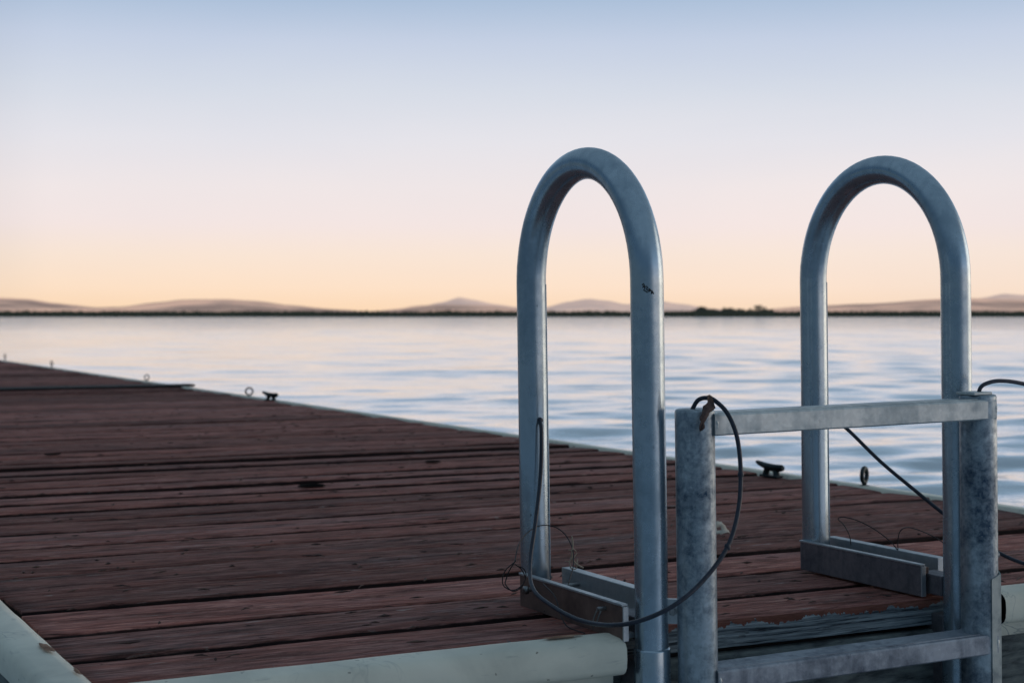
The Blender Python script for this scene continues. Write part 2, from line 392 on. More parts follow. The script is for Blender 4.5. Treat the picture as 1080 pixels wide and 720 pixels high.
# torn backing visible on the side bumper and near the bracket
def blob(cx, cy, z, rx, ry, seed, n=18, lift=.0016, ax=(1, 0)):
    rr = random.Random(seed); vs = [(cx, cy, z + lift)]
    for k in range(n):
        a = 2 * math.pi * k / n; s_ = rr.uniform(.65, 1.15)
        u, v = rx * s_ * math.cos(a), ry * s_ * math.sin(a)
        vs.append((cx + u * ax[0] - v * ax[1], cy + u * ax[1] + v * ax[0], z))
    return vs, [(0, 1 + k, 1 + (k + 1) % n) for k in range(n)]
mb = MB(); v_, f_ = blob(.420, 2.165, .0082, .007, .036, 4); mb.add(v_, f_, smooth=False); rel(mb.build('torn_patch', RUST, dock)); mb = MB()
v_, f_ = blob(.425, 2.00, .0082, .003, .022, 5); mb.add(v_, f_, smooth=False); rel(mb.build('torn_patch', RUST, dock))
mb = MB(); v_, f_ = blob(1.065, 1.915, .0075, .032, .008, 6); mb.add(v_, f_, smooth=False); rel(mb.build('rust_stain', RUST, dock))
# knot holes in the boards
def knots():
    for (x, y, r) in ((1.44, 3.93, .023), (2.0, 4.40, .016), (1.03, 5.2, .016), (1.9, 3.05, .012)):
        mb = MB(); ring = []
        n = 20
        for q, (s_, z) in enumerate(((1.25, .0015), (1.05, .0045), (.85, .0035), (.62, .001))):
            ring += [(x + r * 1.35 * s_ * math.cos(2 * math.pi * k / n), y + r * s_ * math.sin(2 * math.pi * k / n), z + .0035) for k in range(n)]
        mb.add(ring, [(q * n + k, q * n + (k + 1) % n, (q + 1) * n + (k + 1) % n, (q + 1) * n + k) for q in range(3) for k in range(n)] + [tuple(range(3 * n, 4 * n))])
        rel(mb.build('knot', KNOTM, dock))
knots()

dock2 = thing('floating_dock', 'far dock section beyond the dark rubber joint, out to the left edge of the photo', 'dock', (1.57, 9.80, 0))
rel(decking(9.80, 24.5, 'decking', dock2, 5))
mb = MB(); mb.box((X0 + .03, 9.81, -.16), (X1 - .03, 24.4, -.0385)); rel(mb.build('underframe', DARKWOOD_HOLLOW, dock2))
fascia(dock2, (X0 + .004, 9.79, -.36), (X1 - .004, 9.808, -.046))
fascia(dock2, (X1 - .028, 9.81, -.36), (X1 - .006, 24.4, -.046))
fascia(dock2, (X0 + .006, 9.81, -.36), (X0 + .028, 24.4, -.046))
rel(bumper('bumper', (X1 + .004, 9.80, .001), (X1 + .004, 24.4, .001), (1, 0, 0), dock2, None, .003, 120, BUMPF))
rel(bumper('bumper', (.43, 9.80, 0), (.43, 24.4, 0), (-1, 0, 0), dock2, None, .003, 100))
# rubber hinge strip over the joint
mb = MB(); mb.box((X0 - .02, 9.70, .004), (X1 + .09, 9.822, .020), .003)
j = mb.build('joint_strip', BLACKR)
tag(j, 'black rubber strip lying over the joint between the two dock sections', 'joint strip')

# ------------------------------------------------------------------ eye bolts and cleats on the far edge
def eye_bolt(name, x, y, r, t, ang, stem, label, group='eye bolts along the far edge of the dock'):
    o = thing(name, label, 'eye bolt', (x, y, 0), (0, 0, ang), group)
    mb = MB(); zc = stem + r
    pts = [(r * math.sin(a), 0, zc - r * math.cos(a)) for a in [R(8 + 344 * k / 28) for k in range(29)]]
    mb.tube(pts, t, 10); mb.build('ring', IRON, o)
    mb = MB(); mb.tube([(0, 0, -.002), (0, 0, stem * .6), (0, 0, stem + t * .4)], [t * 1.1, t * 1.1, t * 1.2], 10)
    mb.lathe([(0, .006), (t * 2.4, .006), (t * 2.4, .001), (t * 2.4, -.001)], (0, 0, 0), 'z', 14); mb.build('stem', IRON, o)
    return o
FACE = -YAW   # ring plane turned square to the view down the dock
eye_bolt('eye_bolt', 2.722, 3.27, .0185, .0058, FACE + R(58), .014, 'thick dark eye bolt on the dock edge between the right handrail legs')
eye_bolt('eye_bolt', 2.725, 8.42, .0195, .0046, FACE + R(18), .012, 'open round eye bolt just left of the far black cleat')
eye_bolt('eye_bolt', 2.725, 10.62, .0175, .0038, FACE + R(48), .014, 'small eye bolt just beyond the joint in the dock')
eye_bolt('eye_bolt', 2.73, 13.8, .019, .0045, FACE + R(78), .020, 'eye bolt seen edge-on, second from the left end of the dock edge')
eye_bolt('eye_bolt', 2.73, 16.05, .022, .004, FACE + R(88), .024, 'thin eye bolt seen edge-on, farthest one at the left border')

def cleat(x, y, ang, label, s_=1.0):
    o = thing('dock_cleat', label, 'cleat', (x, y, .002), (0, 0, ang), 'black cleats on the far edge of the dock')
    o.scale = (s_,) * 3
    mb = MB()
    pts = [(-.080, 0, .046), (-.070, 0, .044), (-.045, 0, .038), (-.02, 0, .033), (.02, 0, .031), (.045, 0, .033), (.058, 0, .035), (.064, 0, .035)]
    mb.tube(pts, [.005, .0078, .0100, .0125, .0125, .0115, .0100, .0065], 12, aspect=1.25); mb.build('horn', IRON, o)
    for sx in (-1, 1):
        mb = MB(); mb.tube([(sx * .030, 0, -.002), (sx * .028, 0, .012), (sx * .020, 0, .032)], [.015, .0115, .012], 12); mb.build('foot', IRON, o)
    mb = MB(); mb.box((-.046, -.017, -.002), (.046, .017, .006), .0025); mb.build('base_plate', IRON, o)
    return o
cleat(2.668, 3.60, R(-90 + 4), 'black cleat on the dock edge between the ladder rail and right handrail', .78)
cleat(2.70, 7.98, R(-90 + 16), 'small black cleat far down the dock edge beside a round eye bolt', .92)

# ------------------------------------------------------------------ the ladder
ladder = thing('dock_ladder', 'aluminium boarding ladder with two tall hooped handrails on the dock end', 'ladder', (1.185, 1.873, 0), (0, -.018, 0))
rt_ = .0232
def hoop(x, yn, yf, top, base_far, label=None, zs=0.0):
    mb = MB(); r = (yf - yn) / 2; yc = (yf + yn) / 2; zc = top - rt_ - r * 1.03
    pts = [(x, yf, base_far), (x, yf + .001, base_far + .1), (x, yf + .001, .2), (x, yf, .32), (x, yf, zc - .02)]
    for k in range(0, 41):
        a = math.pi * k / 40; pts.append((x, yc + r * math.cos(a), zc + r * 1.03 * math.sin(a)))
    pts += [(x, yn, zc - .02), (x, yn, .3), (x, yn - .001, .15), (x, yn, zs - .012)]
    mb.tube(pts, rt_, 40, cap=False)
    o = mb.build('handrail', TUBE, ladder)
    if label: o['label'] = label
    mb = MB()   # extrusion seam down the inner side of the far leg
    mb.tube([(x + .0175, yf - .0155, base_far + .01), (x + .0175, yf - .0155, .3), (x + .0175, yf - .0155, zc)], .0011, 6); mb.build('seam', TUBE, o)
    mb = MB(); prof = [(rt_ - .003, -.40), (rt_ + .0026, -.40), (rt_ + .0026, zs - .014), (rt_ + .0018, zs - .0115), (rt_ - .002, zs - .0105)]
    mb.lathe(prof, (x, yn, 0), 'z', 40); mb.build('sleeve', TUBE, o)
    return o
h1 = hoop(0, 0.0, .340, .696, .008, 'nearer, left hoop with a black scribble on its near leg')
h2 = hoop(.577, .018, .372, .702, .004, None, -.052)
# scuffed black lettering-like mark on the near leg of the left hoop
mb = MB(); zc0 = .485
strokes = [((-.62, 0), (-.35, .7)), ((-.35, .7), (-.30, -.1)), ((-.55, .25), (-.2, .3)), ((-.15, .55), (.15, .45)), ((.15, .45), (-.1, .05)), ((-.1, .05), (.2, -.15)), ((.3, .35), (.28, -.35)), ((.3, .3), (.6, .1)), ((.6, .1), (.35, -.1)), ((.7, .15), (.62, -.5)), ((.7, .15), (.98, -.3)), ((.66, -.18), (.9, -.2)), ((-.7, .45), (-.4, .9)), ((-.5, -.3), (.1, -.5))]
for a, b_ in strokes:
    pts = []
    for t in (0, .5, 1):
        u = a[0] + (b_[0] - a[0]) * t; v = a[1] + (b_[1] - a[1]) * t
        th = R(-122) + u * .42
        pts.append(((rt_ + .0003) * math.cos(th) * 1, (rt_ + .0003) * math.sin(th), zc0 + v * .0075 - u * .004))
    mb.tube(pts, .0008, 5)
mb.build('ink_mark', BLKMARK, h1)

def bracket(x0, x1, yn, yf, zb, label, wall_m):
    """two upright channels with a floor plate between, screwed to the deck"""
    br = MB(); br.box((x0 + .009, yn + .012, zb), (x1 - .018, yf, zb + .007), .001)
    o = br.build('mounting_bracket', BRKT, ladder); o['label'] = label
    mb = MB(); mb.box((x0, yn, zb), (x0 + .008, yf, zb + .048), .0008)
    mb.build('side_plate', wall_m, o)
    mb = MB(); mb.box((x0 - .0015, yn - .001, zb + .0482), (x0 + .0085, yf + .001, zb + .0515), .0008)
    mb.build('top_lip', BRKT, o); mb = MB()
    mb.box((x0 - .0006, yn - .0035, zb), (x0 + .008, yn - .0008, zb + .048), .0006); mb.build('end_lip', BRKT, o)
    mb = MB(); mb.box((x1 - .017, yn + .03, zb), (x1, yf + .005, zb + .052), .0012); mb.build('side_plate', BRKT, o)
    for (bx, by) in ((.045, .33), (.045, .62), (.042, .13)):
        mb = MB(); cx = x0 + (x1 - x0) * .5; cy = yn + (yf - yn) * by
        mb.lathe([(0, .016), (.0055, .016), (.0065, .0145), (.0065, .009), (.011, .0088), (.011, .007)], (cx, cy, zb), 'z', 6)
        mb.build('bolt', BOLTM, o)
    return o
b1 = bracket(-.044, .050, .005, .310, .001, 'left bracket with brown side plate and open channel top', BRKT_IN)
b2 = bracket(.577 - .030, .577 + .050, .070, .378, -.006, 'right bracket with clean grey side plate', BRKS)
# right bracket's outer member reads as a hollow box end: solid dull block coloured for recess shade
mb = MB(); mb.box((.577 - .0215, .0712, -.004), (.577 - .012, .32, .040), .0008); mb.build('recess_shade_fill', BRKT_IN, b2)
# through bolt across the far leg of the left bracket and its short pin
mb = MB(); mb.tube([(-.062, .262, .034), (-.02, .262, .034), (.045, .262, .034)], .0035, 10); mb.lathe([(0, -.006), (.0065, -.006), (.0065, 0), (0, 0)], (-.056, .262, .034), 'x', 6); mb.build('cross_bolt', BOLTM, b1)
mb = MB(); mb.tube([(-.058, .050, .040), (-.047, .050, .040), (-.044, .050, .040)], .003, 8)
mb.tube(smooth_path([(-.056, .052, .040), (-.058, .058, .028), (-.058, .062, .018), (-.055, .066, .010)]), .0012, 6)
mb.tube(smooth_path([(-.050, .050, .040), (-.054, .053, .028), (-.056, .058, .014)]), .0012, 6); mb.build('cotter_pin', BOLTM, b1)
# near-leg mounting block between bracket and sleeve
for x, yb, br in ((0, .0, b1), (.577, .018, b2)):
    mb = MB(); mb.box((x - .017, yb + .019, -.002), (x + .019, yb + .075, .030), .002); mb.build('leg_block', BRKS, br); mb = MB(); mb.box((x - .021, yb + .012, -.14), (x + .021, yb + .050, -.030), .002)
    mb.build('leg_block', BRKS, br)

# swing-down ladder: two rails, rungs, hinge plates
rl = .0275
RX = (.050, .5515); RY = (-.039, -.055)
rails = []
for i, (x, y) in enumerate(zip(RX, RY)):
    mb = MB(); zt = .320
    prof = [(rl - .004, -.62), (rl, -.62), (rl, zt - .004), (rl - .0012, zt - .001), (rl - .004, zt), (.0, zt + .0006)]
    mb.lathe([(r_, z_) for r_, z_ in prof], (x, y, 0), 'z', 44)
    o = mb.build('side_rail', RAIL, ladder); rails.append(o)
def rung(z, m_=None):
    mb = MB(); a = Vector((RX[0] + .016, RY[0], z)); b_ = Vector((RX[1] + .012, RY[1], z)); d = (b_ - a).normalized(); s_ = Vector((d.y, -d.x, 0))  # toward -Y
    sec = [(-.0270, -.015), (-.0250, -.0165), (.0255, -.0165), (.0275, -.0145), (.0275, .0105), (.0262, .0130), (.0235, .0140), (-.0250, .0140), (-.0270, .0125)]
    vs = []
    for p in (a, b_):
        for u, w in sec: vs.append(p + s_ * u + Vector((0, 0, w)))
    m = len(sec); mb.add(vs, [(k, (k + 1) % m, m + (k + 1) % m, m + k) for k in range(m)] + [tuple(range(m))[::-1], tuple(range(m, 2 * m))], smooth=False)
    # serrated tread strips
    for u in (.019,):
        mb.tube([a + s_ * u + Vector((.01, 0, .0142)), b_ + s_ * u + Vector((-.03, 0, .0142))], .0011, 5)
    o = mb.build('rung', m_ or STEP, ladder)
    # weld beads where the rung meets the rails
    for p, sg in ((a, 1), (b_, -1)):
        wb = MB()
        c = []
        for k in range(25):
            t = 2 * math.pi * k / 24; u = .0262 * math.cos(t); w = .0150 * math.sin(t)
            q = p + s_ * u * 1.02 + Vector((0, 0, w * 1.06 - .0012))
            if sg > 0: q = q + d * (.0035 + .0015 * math.cos(t * 9) * .4)
            else: q = q + d * (-.0005)
            c.append(q)
        wb.tube(c, [.0021 + .0006 * math.sin(k * 2.3) for k in range(25)], 8); wb.build('weld', STEP, o)
    return o
rung(.3000); rung(-.0530, STEPD); rung(-.335, STEPD)
# hinge plates between near legs and rails
for i, (lx, ly, z) in enumerate(((0, 0, .040), (.577, .018, .045))):
    rx, ry = RX[i], RY[i]
    mb = MB(); p = Vector((lx, ly, z)); q = Vector((rx, ry, z)); d = (q - p).normalized(); n_ = Vector((-d.y, d.x, 0))
    a = p + d * (rt_ * .7); b_ = q - d * (rl * .7)
    vs = [c + n_ * w + Vector((0, 0, h)) for c in (a, b_) for w, h in ((-.004, -.017), (.004, -.017), (.004, .017), (-.004, .017))]
    mb.add(vs, [(0, 1, 2, 3), (7, 6, 5, 4), (0, 4, 5, 1), (1, 5, 6, 2), (2, 6, 7, 3), (3, 7, 4, 0)], smooth=False)
    o = mb.build('hinge_plate', BRKT, ladder)
    mb = MB(); c = (a + b_) / 2; mb.tube([c - n_ * .010, c + n_ * .012], .0055, 6)
    mb.build('bolt', BOLTM, o)
# outside bolt head and flat flange on the right rail
mb = MB(); mb.tube([(RX[1] + .022, RY[1] + .01, .072), (RX[1] + .040, RY[1] + .01, .072)], .0085, 6); mb.tube([(RX[1] + .040, RY[1] + .01, .072), (RX[1] + .047, RY[1] + .01, .072)], .005, 8)
mb.build('bolt', BOLTM, rails[1])
mb = MB(); vs = []; na_ = 2
for z in (-.60, .040, .056):
    for k in range(na_ + 1):
        a = R(-96 + 84 * k / na_)
        for rr_ in ((.0278, .0290, .0278)[k], (.0296, .0318, .0290)[k]): vs.append((RX[1] + rr_ * math.cos(a), RY[1] + rr_ * math.sin(a), z - (.012 * (1 - k / na_) if z > 0 else 0)))
q = 2 * (na_ + 1)
fs = [(j_ * q + k * 2 + 1, j_ * q + k * 2 + 3, (j_ + 1) * q + k * 2 + 3, (j_ + 1) * q + k * 2 + 1) for j_ in range(2) for k in range(na_)]
fs += [(2 * q + k * 2, 2 * q + k * 2 + 1, 2 * q + k * 2 + 3, 2 * q + k * 2 + 2) for k in range(na_)]
fs += [(j_ * q, j_ * q + 1, (j_ + 1) * q + 1, (j_ + 1) * q) for j_ in range(2)] + [(j_ * q + q - 2, j_ * q + q - 1, (j_ + 1) * q + q - 1, (j_ + 1) * q + q - 2) for j_ in range(2)]
mb.add(vs, fs, smooth=False)
mb.build('flange', PALEM, rails[1])
# square end plate sitting on the right rail top
mb = MB(); mb.box((RX[1] - .026, RY[1] - .020, .3203), (RX[1] + .010, RY[1] + .019, .3245), .0012); mb.build('end_plate', STEP, rails[1])

# ------------------------------------------------------------------ cords, wires, bits
CL = [(1.179, 2.19, .286), (1.172, 2.172, .268), (1.163, 2.158, .202), (1.138, 2.128, .135), (1.106, 2.085, .082), (1.078, 2.023, .056), (1.072, 1.958, .043), (1.077, 1.888, .034), (1.082, 1.809, .040), (1.100, 1.757, .055), (1.138, 1.737, .076), (1.182, 1.738, .105), (1.220, 1.742, .143), (1.244, 1.752, .187), (1.259, 1.767, .235), (1.261, 1.778, .283), (1.256, 1.793, .315), (1.247, 1.809, .332), (1.238, 1.816, .3365), (1.228, 1.824, .333), (1.222, 1.832, .317)]
CR = [(1.757, 2.214, .286), (1.752, 2.19, .274), (1.757, 2.150, .252), (1.780, 2.096, .203), (1.808, 2.044, .159), (1.836, 1.995, .118), (1.883, 1.947, .070), (1.923, 1.904, .046), (1.962, 1.861, .040), (1.987, 1.826, .062), (1.986, 1.806, .138), (1.957, 1.799, .230), (1.909, 1.803, .306), (1.855, 1.809, .334), (1.808, 1.811, .346), (1.768, 1.811, .350), (1.744, 1.812, .347), (1.732, 1.814, .340), (1.729, 1.816, .325)]
mb = MB(); mb.tube(smooth_path(CL), .0031, 12); c1 = mb.build('cord', CORDM)
tag(c1, 'black rubber cord looping from the left handrail to the left ladder rail', 'cord')
mb = MB(); mb.tube(smooth_path(CR), .0031, 12); c2 = mb.build('cord', CORDM)
tag(c2, 'black cord drooping behind the top rung and over the right ladder rail', 'cord')
for c, P in ((c1, [CL[0]]), (c2, [CR[0]])):
    mb = MB()
    for p in P: mb.lathe([(0, -.004), (.0040, -.0035), (.0046, 0), (.0040, .004), (0, .0045)], p, 'y', 12)
    mb.build('knot', CORDM, c)
mb = MB()
for P in ([CL[14], CL[12]]):
    mb = MB(); mb.lathe([(.0030, -.004), (.0040, -.002), (.0041, .002), (.0030, .004)], P, 'z', 10); mb.build('collar', CORDM, c1)

def wire(paths, label, r=.0009):
    mb = MB()
    for p in paths: mb.tube(smooth_path(p, 6), r, 6)
    return tag(mb.build('wire_loop', WIREM), label, 'wire')
W1 = [(1.083, 2.09, .085), (1.110, 2.128, .105), (1.139, 2.155, .117), (1.168, 2.170, .124), (1.190, 2.166, .122), (1.200, 2.148, .112), (1.199, 2.122, .093), (1.188, 2.099, .072), (1.165, 2.070, .056), (1.146, 2.045, .045)]
W1b = [(1.083, 2.09, .085), (1.072, 2.096, .074), (1.067, 2.098, .061), (1.069, 2.097, .049), (1.081, 2.091, .043), (1.092, 2.085, .050), (1.097, 2.083, .061), (1.092, 2.086, .074), (1.083, 2.090, .082)]
W1c = [(p[0] + .004 * math.sin(i), p[1] - .004, p[2] + .003 * math.cos(i * 2)) for i, p in enumerate(W1b)]
W1d = [(1.128, 2.085, .050), (1.118, 2.03, .040), (1.105, 1.99, .022), (1.10, 1.96, .010), (1.108, 1.925, .006)]
w = wire([W1, W1b, W1c, W1d], 'thin dark wire coiled round the foot of the left handrail')
W2 = [(1.752, 2.139, .060), (1.742, 2.131, .078), (1.735, 2.137, .095), (1.726, 2.141, .105), (1.735, 2.137, .108), (1.756, 2.126, .102), (1.774, 2.105, .089), (1.790, 2.085, .071), (1.796, 2.071, .056)]
W3 = [(1.796, 2.071, .056), (1.796, 2.071, .075), (1.793, 2.061, .091), (1.805, 2.056, .096), (1.818, 2.038, .091), (1.829, 2.021, .083), (1.837, 2.005, .072), (1.838, 1.995, .050)]
wire([W2, W3], 'thin dark wire arching over the right ladder bracket')
# straw tuft caught on the wire
mb = MB(); rr = random.Random(3); base = Vector((1.197, 2.12, .112))
mb.tube(smooth_path([base, base + Vector((.002, 0, -.015)), base + Vector((.0, 0, -.03)), base + Vector((.006, -.002, -.042)), base + Vector((.018, -.004, -.049))]), .0012, 6)
mb.tube(smooth_path([base + Vector((.0, 0, -.030)), base + Vector((-.004, 0, -.040)), base + Vector((.0, 0, -.050)), base + Vector((.008, 0, -.049)), base + Vector((.010, 0, -.035))]), .0010, 6)
for k in range(7):
    p = base + Vector((rr.uniform(-.004, .01), rr.uniform(-.004, .004), rr.uniform(-.048, -.01)))
    mb.tube([p, p + Vector((rr.uniform(-.008, .008), rr.uniform(-.004, .004), rr.uniform(-.008, .008)))], .0007, 5)
tag(mb.build('straw_tuft', STRAW), 'pale straw tuft hanging from the wire beside the left handrail foot', 'straw')
# dried leaf hanging over the left rail top
mb = MB(); vs = []; n = 12
for i in range(n + 1):
    t = i / n
    c = Vector((1.233, 1.806, .341)).lerp(Vector((1.213, 1.797, .293)), t) + Vector((.003 * math.sin(t * 7), -.006 * math.sin(t * 3.1), 0))
    wd = .0062 * (math.sin(math.pi * min(1, t * .92 + .08)) ** .6) * (1 + .3 * math.sin(t * 23)) + .0008
    for s_ in (-1, -.4, .3, 1): vs.append(c + Vector((s_ * wd, .003 * math.sin(t * 9 + s_ * 2), s_ * .0015 * math.sin(t * 14))))
mb.add(vs, [(i * 4 + k, i * 4 + k + 1, i * 4 + k + 5, i * 4 + k + 4) for i in range(n) for k in range(3)])
lf = mb.build('dried_leaf', LEAFM); tag(lf, 'curled dead brown leaf caught over the left ladder rail top', 'leaf')
lf.modifiers.new('t', 'SOLIDIFY').thickness = .0008
# pale petal on the deck
mb = MB(); rr = random.Random(8); n = 6; vs = []
for i in range(n + 1):
    for j_ in range(n + 1):
        u, v = i / n - .5, j_ / n - .5; q = .034 * (1 - .5 * abs(v))
        vs.append((1.860 + u * q, 2.675 + v * .03, .006 + .018 * (.25 - u * u) + .03 * max(0, v + .1) + rr.uniform(0, .004)))
mb.add(vs, [(i * (n + 1) + j_, (i + 1) * (n + 1) + j_, (i + 1) * (n + 1) + j_ + 1, i * (n + 1) + j_ + 1) for i in range(n) for j_ in range(n) if rr.random() > .12])
pt = mb.build('dried_leaf', PALE); tag(pt, 'pale crumpled dry leaf on the planks right of the left ladder rail', 'leaf'); pt.modifiers.new('t', 'SOLIDIFY').thickness = .0008
# splinters and crumbs scattered over the boards: nobody could count them
mb = MB(); rr = random.Random(21)
for k in range(520):
    x = rr.uniform(X0 + .03, X1 - .03); y = Y0 + .03 + (rr.random() ** 1.6) * 5.5; l = rr.uniform(.003, .016); a = rr.gauss(0, .5)
    p = Vector((x, y, .0045)); d = Vector((math.cos(a), math.sin(a), 0)) * l
    mb.tube([p - d, p + Vector((0, 0, rr.uniform(0, .002))), p + d], [.0004, rr.uniform(.0008, .0026), .0003], 5, tone=rr.random())
sp = mb.build('wood_splinters', LEAFM); sp['kind'] = 'stuff'; tag(sp, 'tiny dry splinters and crumbs scattered over the dock planks', 'debris')

# ------------------------------------------------------------------ water: one sheet, waves as real relief near the dock
WL = -.36
def water():
    na, nr = 760, 700
    r = np.concatenate([np.geomspace(.8, 90, nr), np.geomspace(96, 14000, 50)]); nr = len(r)
    a0 = math.atan2(FWD.y, FWD.x)
    inner = np.linspace(-R(30), R(30), na - 80); outer = np.linspace(R(30), R(330), 82)[1:-1]
    ang = a0 + np.concatenate([inner, outer]); na = len(ang)
    A, Rr = np.meshgrid(ang, r)
    X = np.cos(A) * Rr; Y = np.sin(A) * Rr; Z = np.zeros_like(X)
    dr = np.gradient(r)[:, None]
    for k in range(96):
        lam = (.13 * (1.5 / .13) ** rng.random()) if k < 76 else rng.uniform(2.2, 7)
        th = a0 + math.pi + rng.normal(0, .42) + (.5 if k % 3 == 0 else 0)
        amp = lam * (.0048 if lam < .7 else .0034 if lam < 2.2 else .0017) * rng.uniform(.6, 1.3)
        kk = 2 * math.pi / lam; cell = dr / lam
        fade = np.clip((.30 - cell) / .18, 0, 1)
        Z += amp * fade * np.sin(kk * (X * math.cos(th) + Y * math.sin(th)) + rng.uniform(0, 6.28))
    # calmer in the lee to the left of the dock, livelier to the right
    lat = (X * RGT.x + Y * RGT.y) / np.maximum(Rr, 1)
    Z *= .30 + .85 / (1 + np.exp(-lat * 9)) * np.clip(Rr / 12, .6, 1)
    Z *= np.clip((150 - Rr) / 60, 0, 1)
    V = np.stack([X, Y, Z + WL], -1).reshape(-1, 3)
    idx = np.arange(nr * na).reshape(nr, na); nx = np.roll(idx, -1, 1)
    Fq = np.stack([idx[:-1], nx[:-1], nx[1:], idx[1:]], -1).reshape(-1, 4)
    V = np.vstack([V, [[0, 0, WL]]]); c = len(V) - 1
    me = bpy.data.meshes.new('water'); nq = len(Fq); tri = np.stack([np.full(na, c), nx[0], idx[0]], -1)
    me.vertices.add(len(V)); me.vertices.foreach_set('co', V.ravel())
    me.loops.add(nq * 4 + na * 3); me.loops.foreach_set('vertex_index', np.concatenate([Fq.ravel(), tri.ravel()]))
    me.polygons.add(nq + na); me.polygons.foreach_set('loop_start', np.concatenate([np.arange(nq) * 4, nq * 4 + np.arange(na) * 3]))
    me.polygons.foreach_set('loop_total', np.concatenate([np.full(nq, 4), np.full(na, 3)]))
    me.update(calc_edges=True); me.validate()
    me.polygons.foreach_set('use_smooth', [True] * (nq + na)); me.materials.append(WATER)
    if me.polygons[0].normal.z < 0: me.flip_normals()
    o = bpy.data.objects.new('water', me); col.objects.link(o); structure(o)
water()

# ------------------------------------------------------------------ far shore
def prof(pts, x):
    for (a, ya), (b_, yb) in zip(pts, pts[1:]):
        if a <= x <= b_:
            t = (x - a) / (b_ - a); t = t * t * (3 - 2 * t) * .6 + t * .4; return ya + (yb - ya) * t
    return pts[0][1] if x < pts[0][0] else pts[-1][1]
def hills(name, D, depth, pts, m, x0=-1700, x1=2700, step=9, rough=.9):
    vs = []; nx = int((x1 - x0) / step); ny = 14
    for i in range(nx + 1):
        px = x0 + i * step; e = max(.3, (332 - prof(pts, px)) * 1.07) / F
        for j_ in range(ny + 1):
            t = j_ / ny; d = D + (t - .5) * depth
            hgt = e * D * math.sin(math.pi * min(1, t * 1.0)) ** .9
            p = bearing(px, d)
            hgt *= 1 + .10 * noise.fractal(p * (2.6 / D * 4), 1.0, 2.0, 4) * (1 - abs(2 * t - 1)) ** .0 * (0 if j_ == ny // 2 else 1)
            hgt += noise.fractal(p * (60 / D), 1, 2, 3) * D * .00035 * rough
            vs.append((p.x, p.y, hgt - (.5 if j_ in (0, ny) else 0)))
    mb = MB(); mb.add(vs, [(i * (ny + 1) + k, (i + 1) * (ny + 1) + k, (i + 1) * (ny + 1) + k + 1, i * (ny + 1) + k + 1) for i in range(nx) for k in range(ny)])
    return structure(mb.build(name, m))
rest_l = [(-1700, 318), (-1350, 310), (-1000, 320), (-700, 314), (-420, 319)]
rest_r = [(1300, 315), (1550, 309), (1850, 318), (2200, 312), (2700, 318)]
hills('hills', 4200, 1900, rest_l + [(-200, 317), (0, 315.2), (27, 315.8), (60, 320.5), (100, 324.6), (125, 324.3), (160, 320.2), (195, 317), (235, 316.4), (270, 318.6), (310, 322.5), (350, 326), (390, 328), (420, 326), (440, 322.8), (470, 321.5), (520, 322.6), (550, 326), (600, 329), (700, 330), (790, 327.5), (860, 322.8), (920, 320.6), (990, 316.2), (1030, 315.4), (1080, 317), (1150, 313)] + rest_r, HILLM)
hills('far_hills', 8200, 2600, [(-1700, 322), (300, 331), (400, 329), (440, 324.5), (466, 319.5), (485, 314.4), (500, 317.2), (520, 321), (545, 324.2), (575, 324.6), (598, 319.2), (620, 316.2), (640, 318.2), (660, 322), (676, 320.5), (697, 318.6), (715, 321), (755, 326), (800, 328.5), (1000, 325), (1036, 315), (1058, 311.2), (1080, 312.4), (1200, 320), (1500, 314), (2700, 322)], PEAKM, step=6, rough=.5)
# marsh plain between the water and the hills, as one sheet on to the horizon
vs = []; fs = []; cols_ = list(range(-1700, 2701, 20))
for px in cols_:
    sh = 625 + 14 * noise.noise(Vector((px * .013, 0, 0))) + 5 * noise.noise(Vector((px * .07, 3, 0)))
    for d, z in ((sh, WL - .2), (sh + 2, WL + .25), (sh + 160, .1), (3000, .2), (13000, .4)):
        p = bearing(px, d); vs.append((p.x, p.y, z))
fs = [(i * 5 + k, (i + 1) * 5 + k, (i + 1) * 5 + k + 1, i * 5 + k + 1) for i in range(len(cols_) - 1) for k in range(4)]
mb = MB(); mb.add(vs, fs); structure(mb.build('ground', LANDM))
# reed belt: ragged clumps of blades in several rows
vs = []; fs = []; rr = random.Random(5)
for row in range(6):
    px = -900.0
    while px < 2000:
        sh = 629 + 14 * noise.noise(Vector((px * .013, 0, 0))) + 5 * noise.noise(Vector((px * .07, 3, 0))) + row * 7
        hh = (1.55 + .55 * noise.noise(Vector((px * .02, row * 3, 1))) + .16 * row) * rr.uniform(.82, 1.12)
        wpx = rr.uniform(.8, 2.0); p0 = bearing(px, sh + rr.uniform(-2, 2), WL); p1 = bearing(px + wpx, sh + rr.uniform(-2, 2), WL)
        o = len(vs); mid = (p0 + p1) / 2
        vs += [p0, p1, p1 + Vector((0, 0, hh * rr.uniform(.75, 1))), mid + Vector((0, 0, hh * rr.uniform(1, 1.08))), p0 + Vector((0, 0, hh * rr.uniform(.75, 1)))]
        fs.append((o, o + 1, o + 2, o + 3, o + 4)); px += wpx * .8
mb = MB(); mb.add(vs, fs, smooth=False); rb = mb.build('reeds', REEDM); rb['kind'] = 'stuff'; rb['label'] = 'dark green reed belt along the far shore'; rb['category'] = 'reeds'

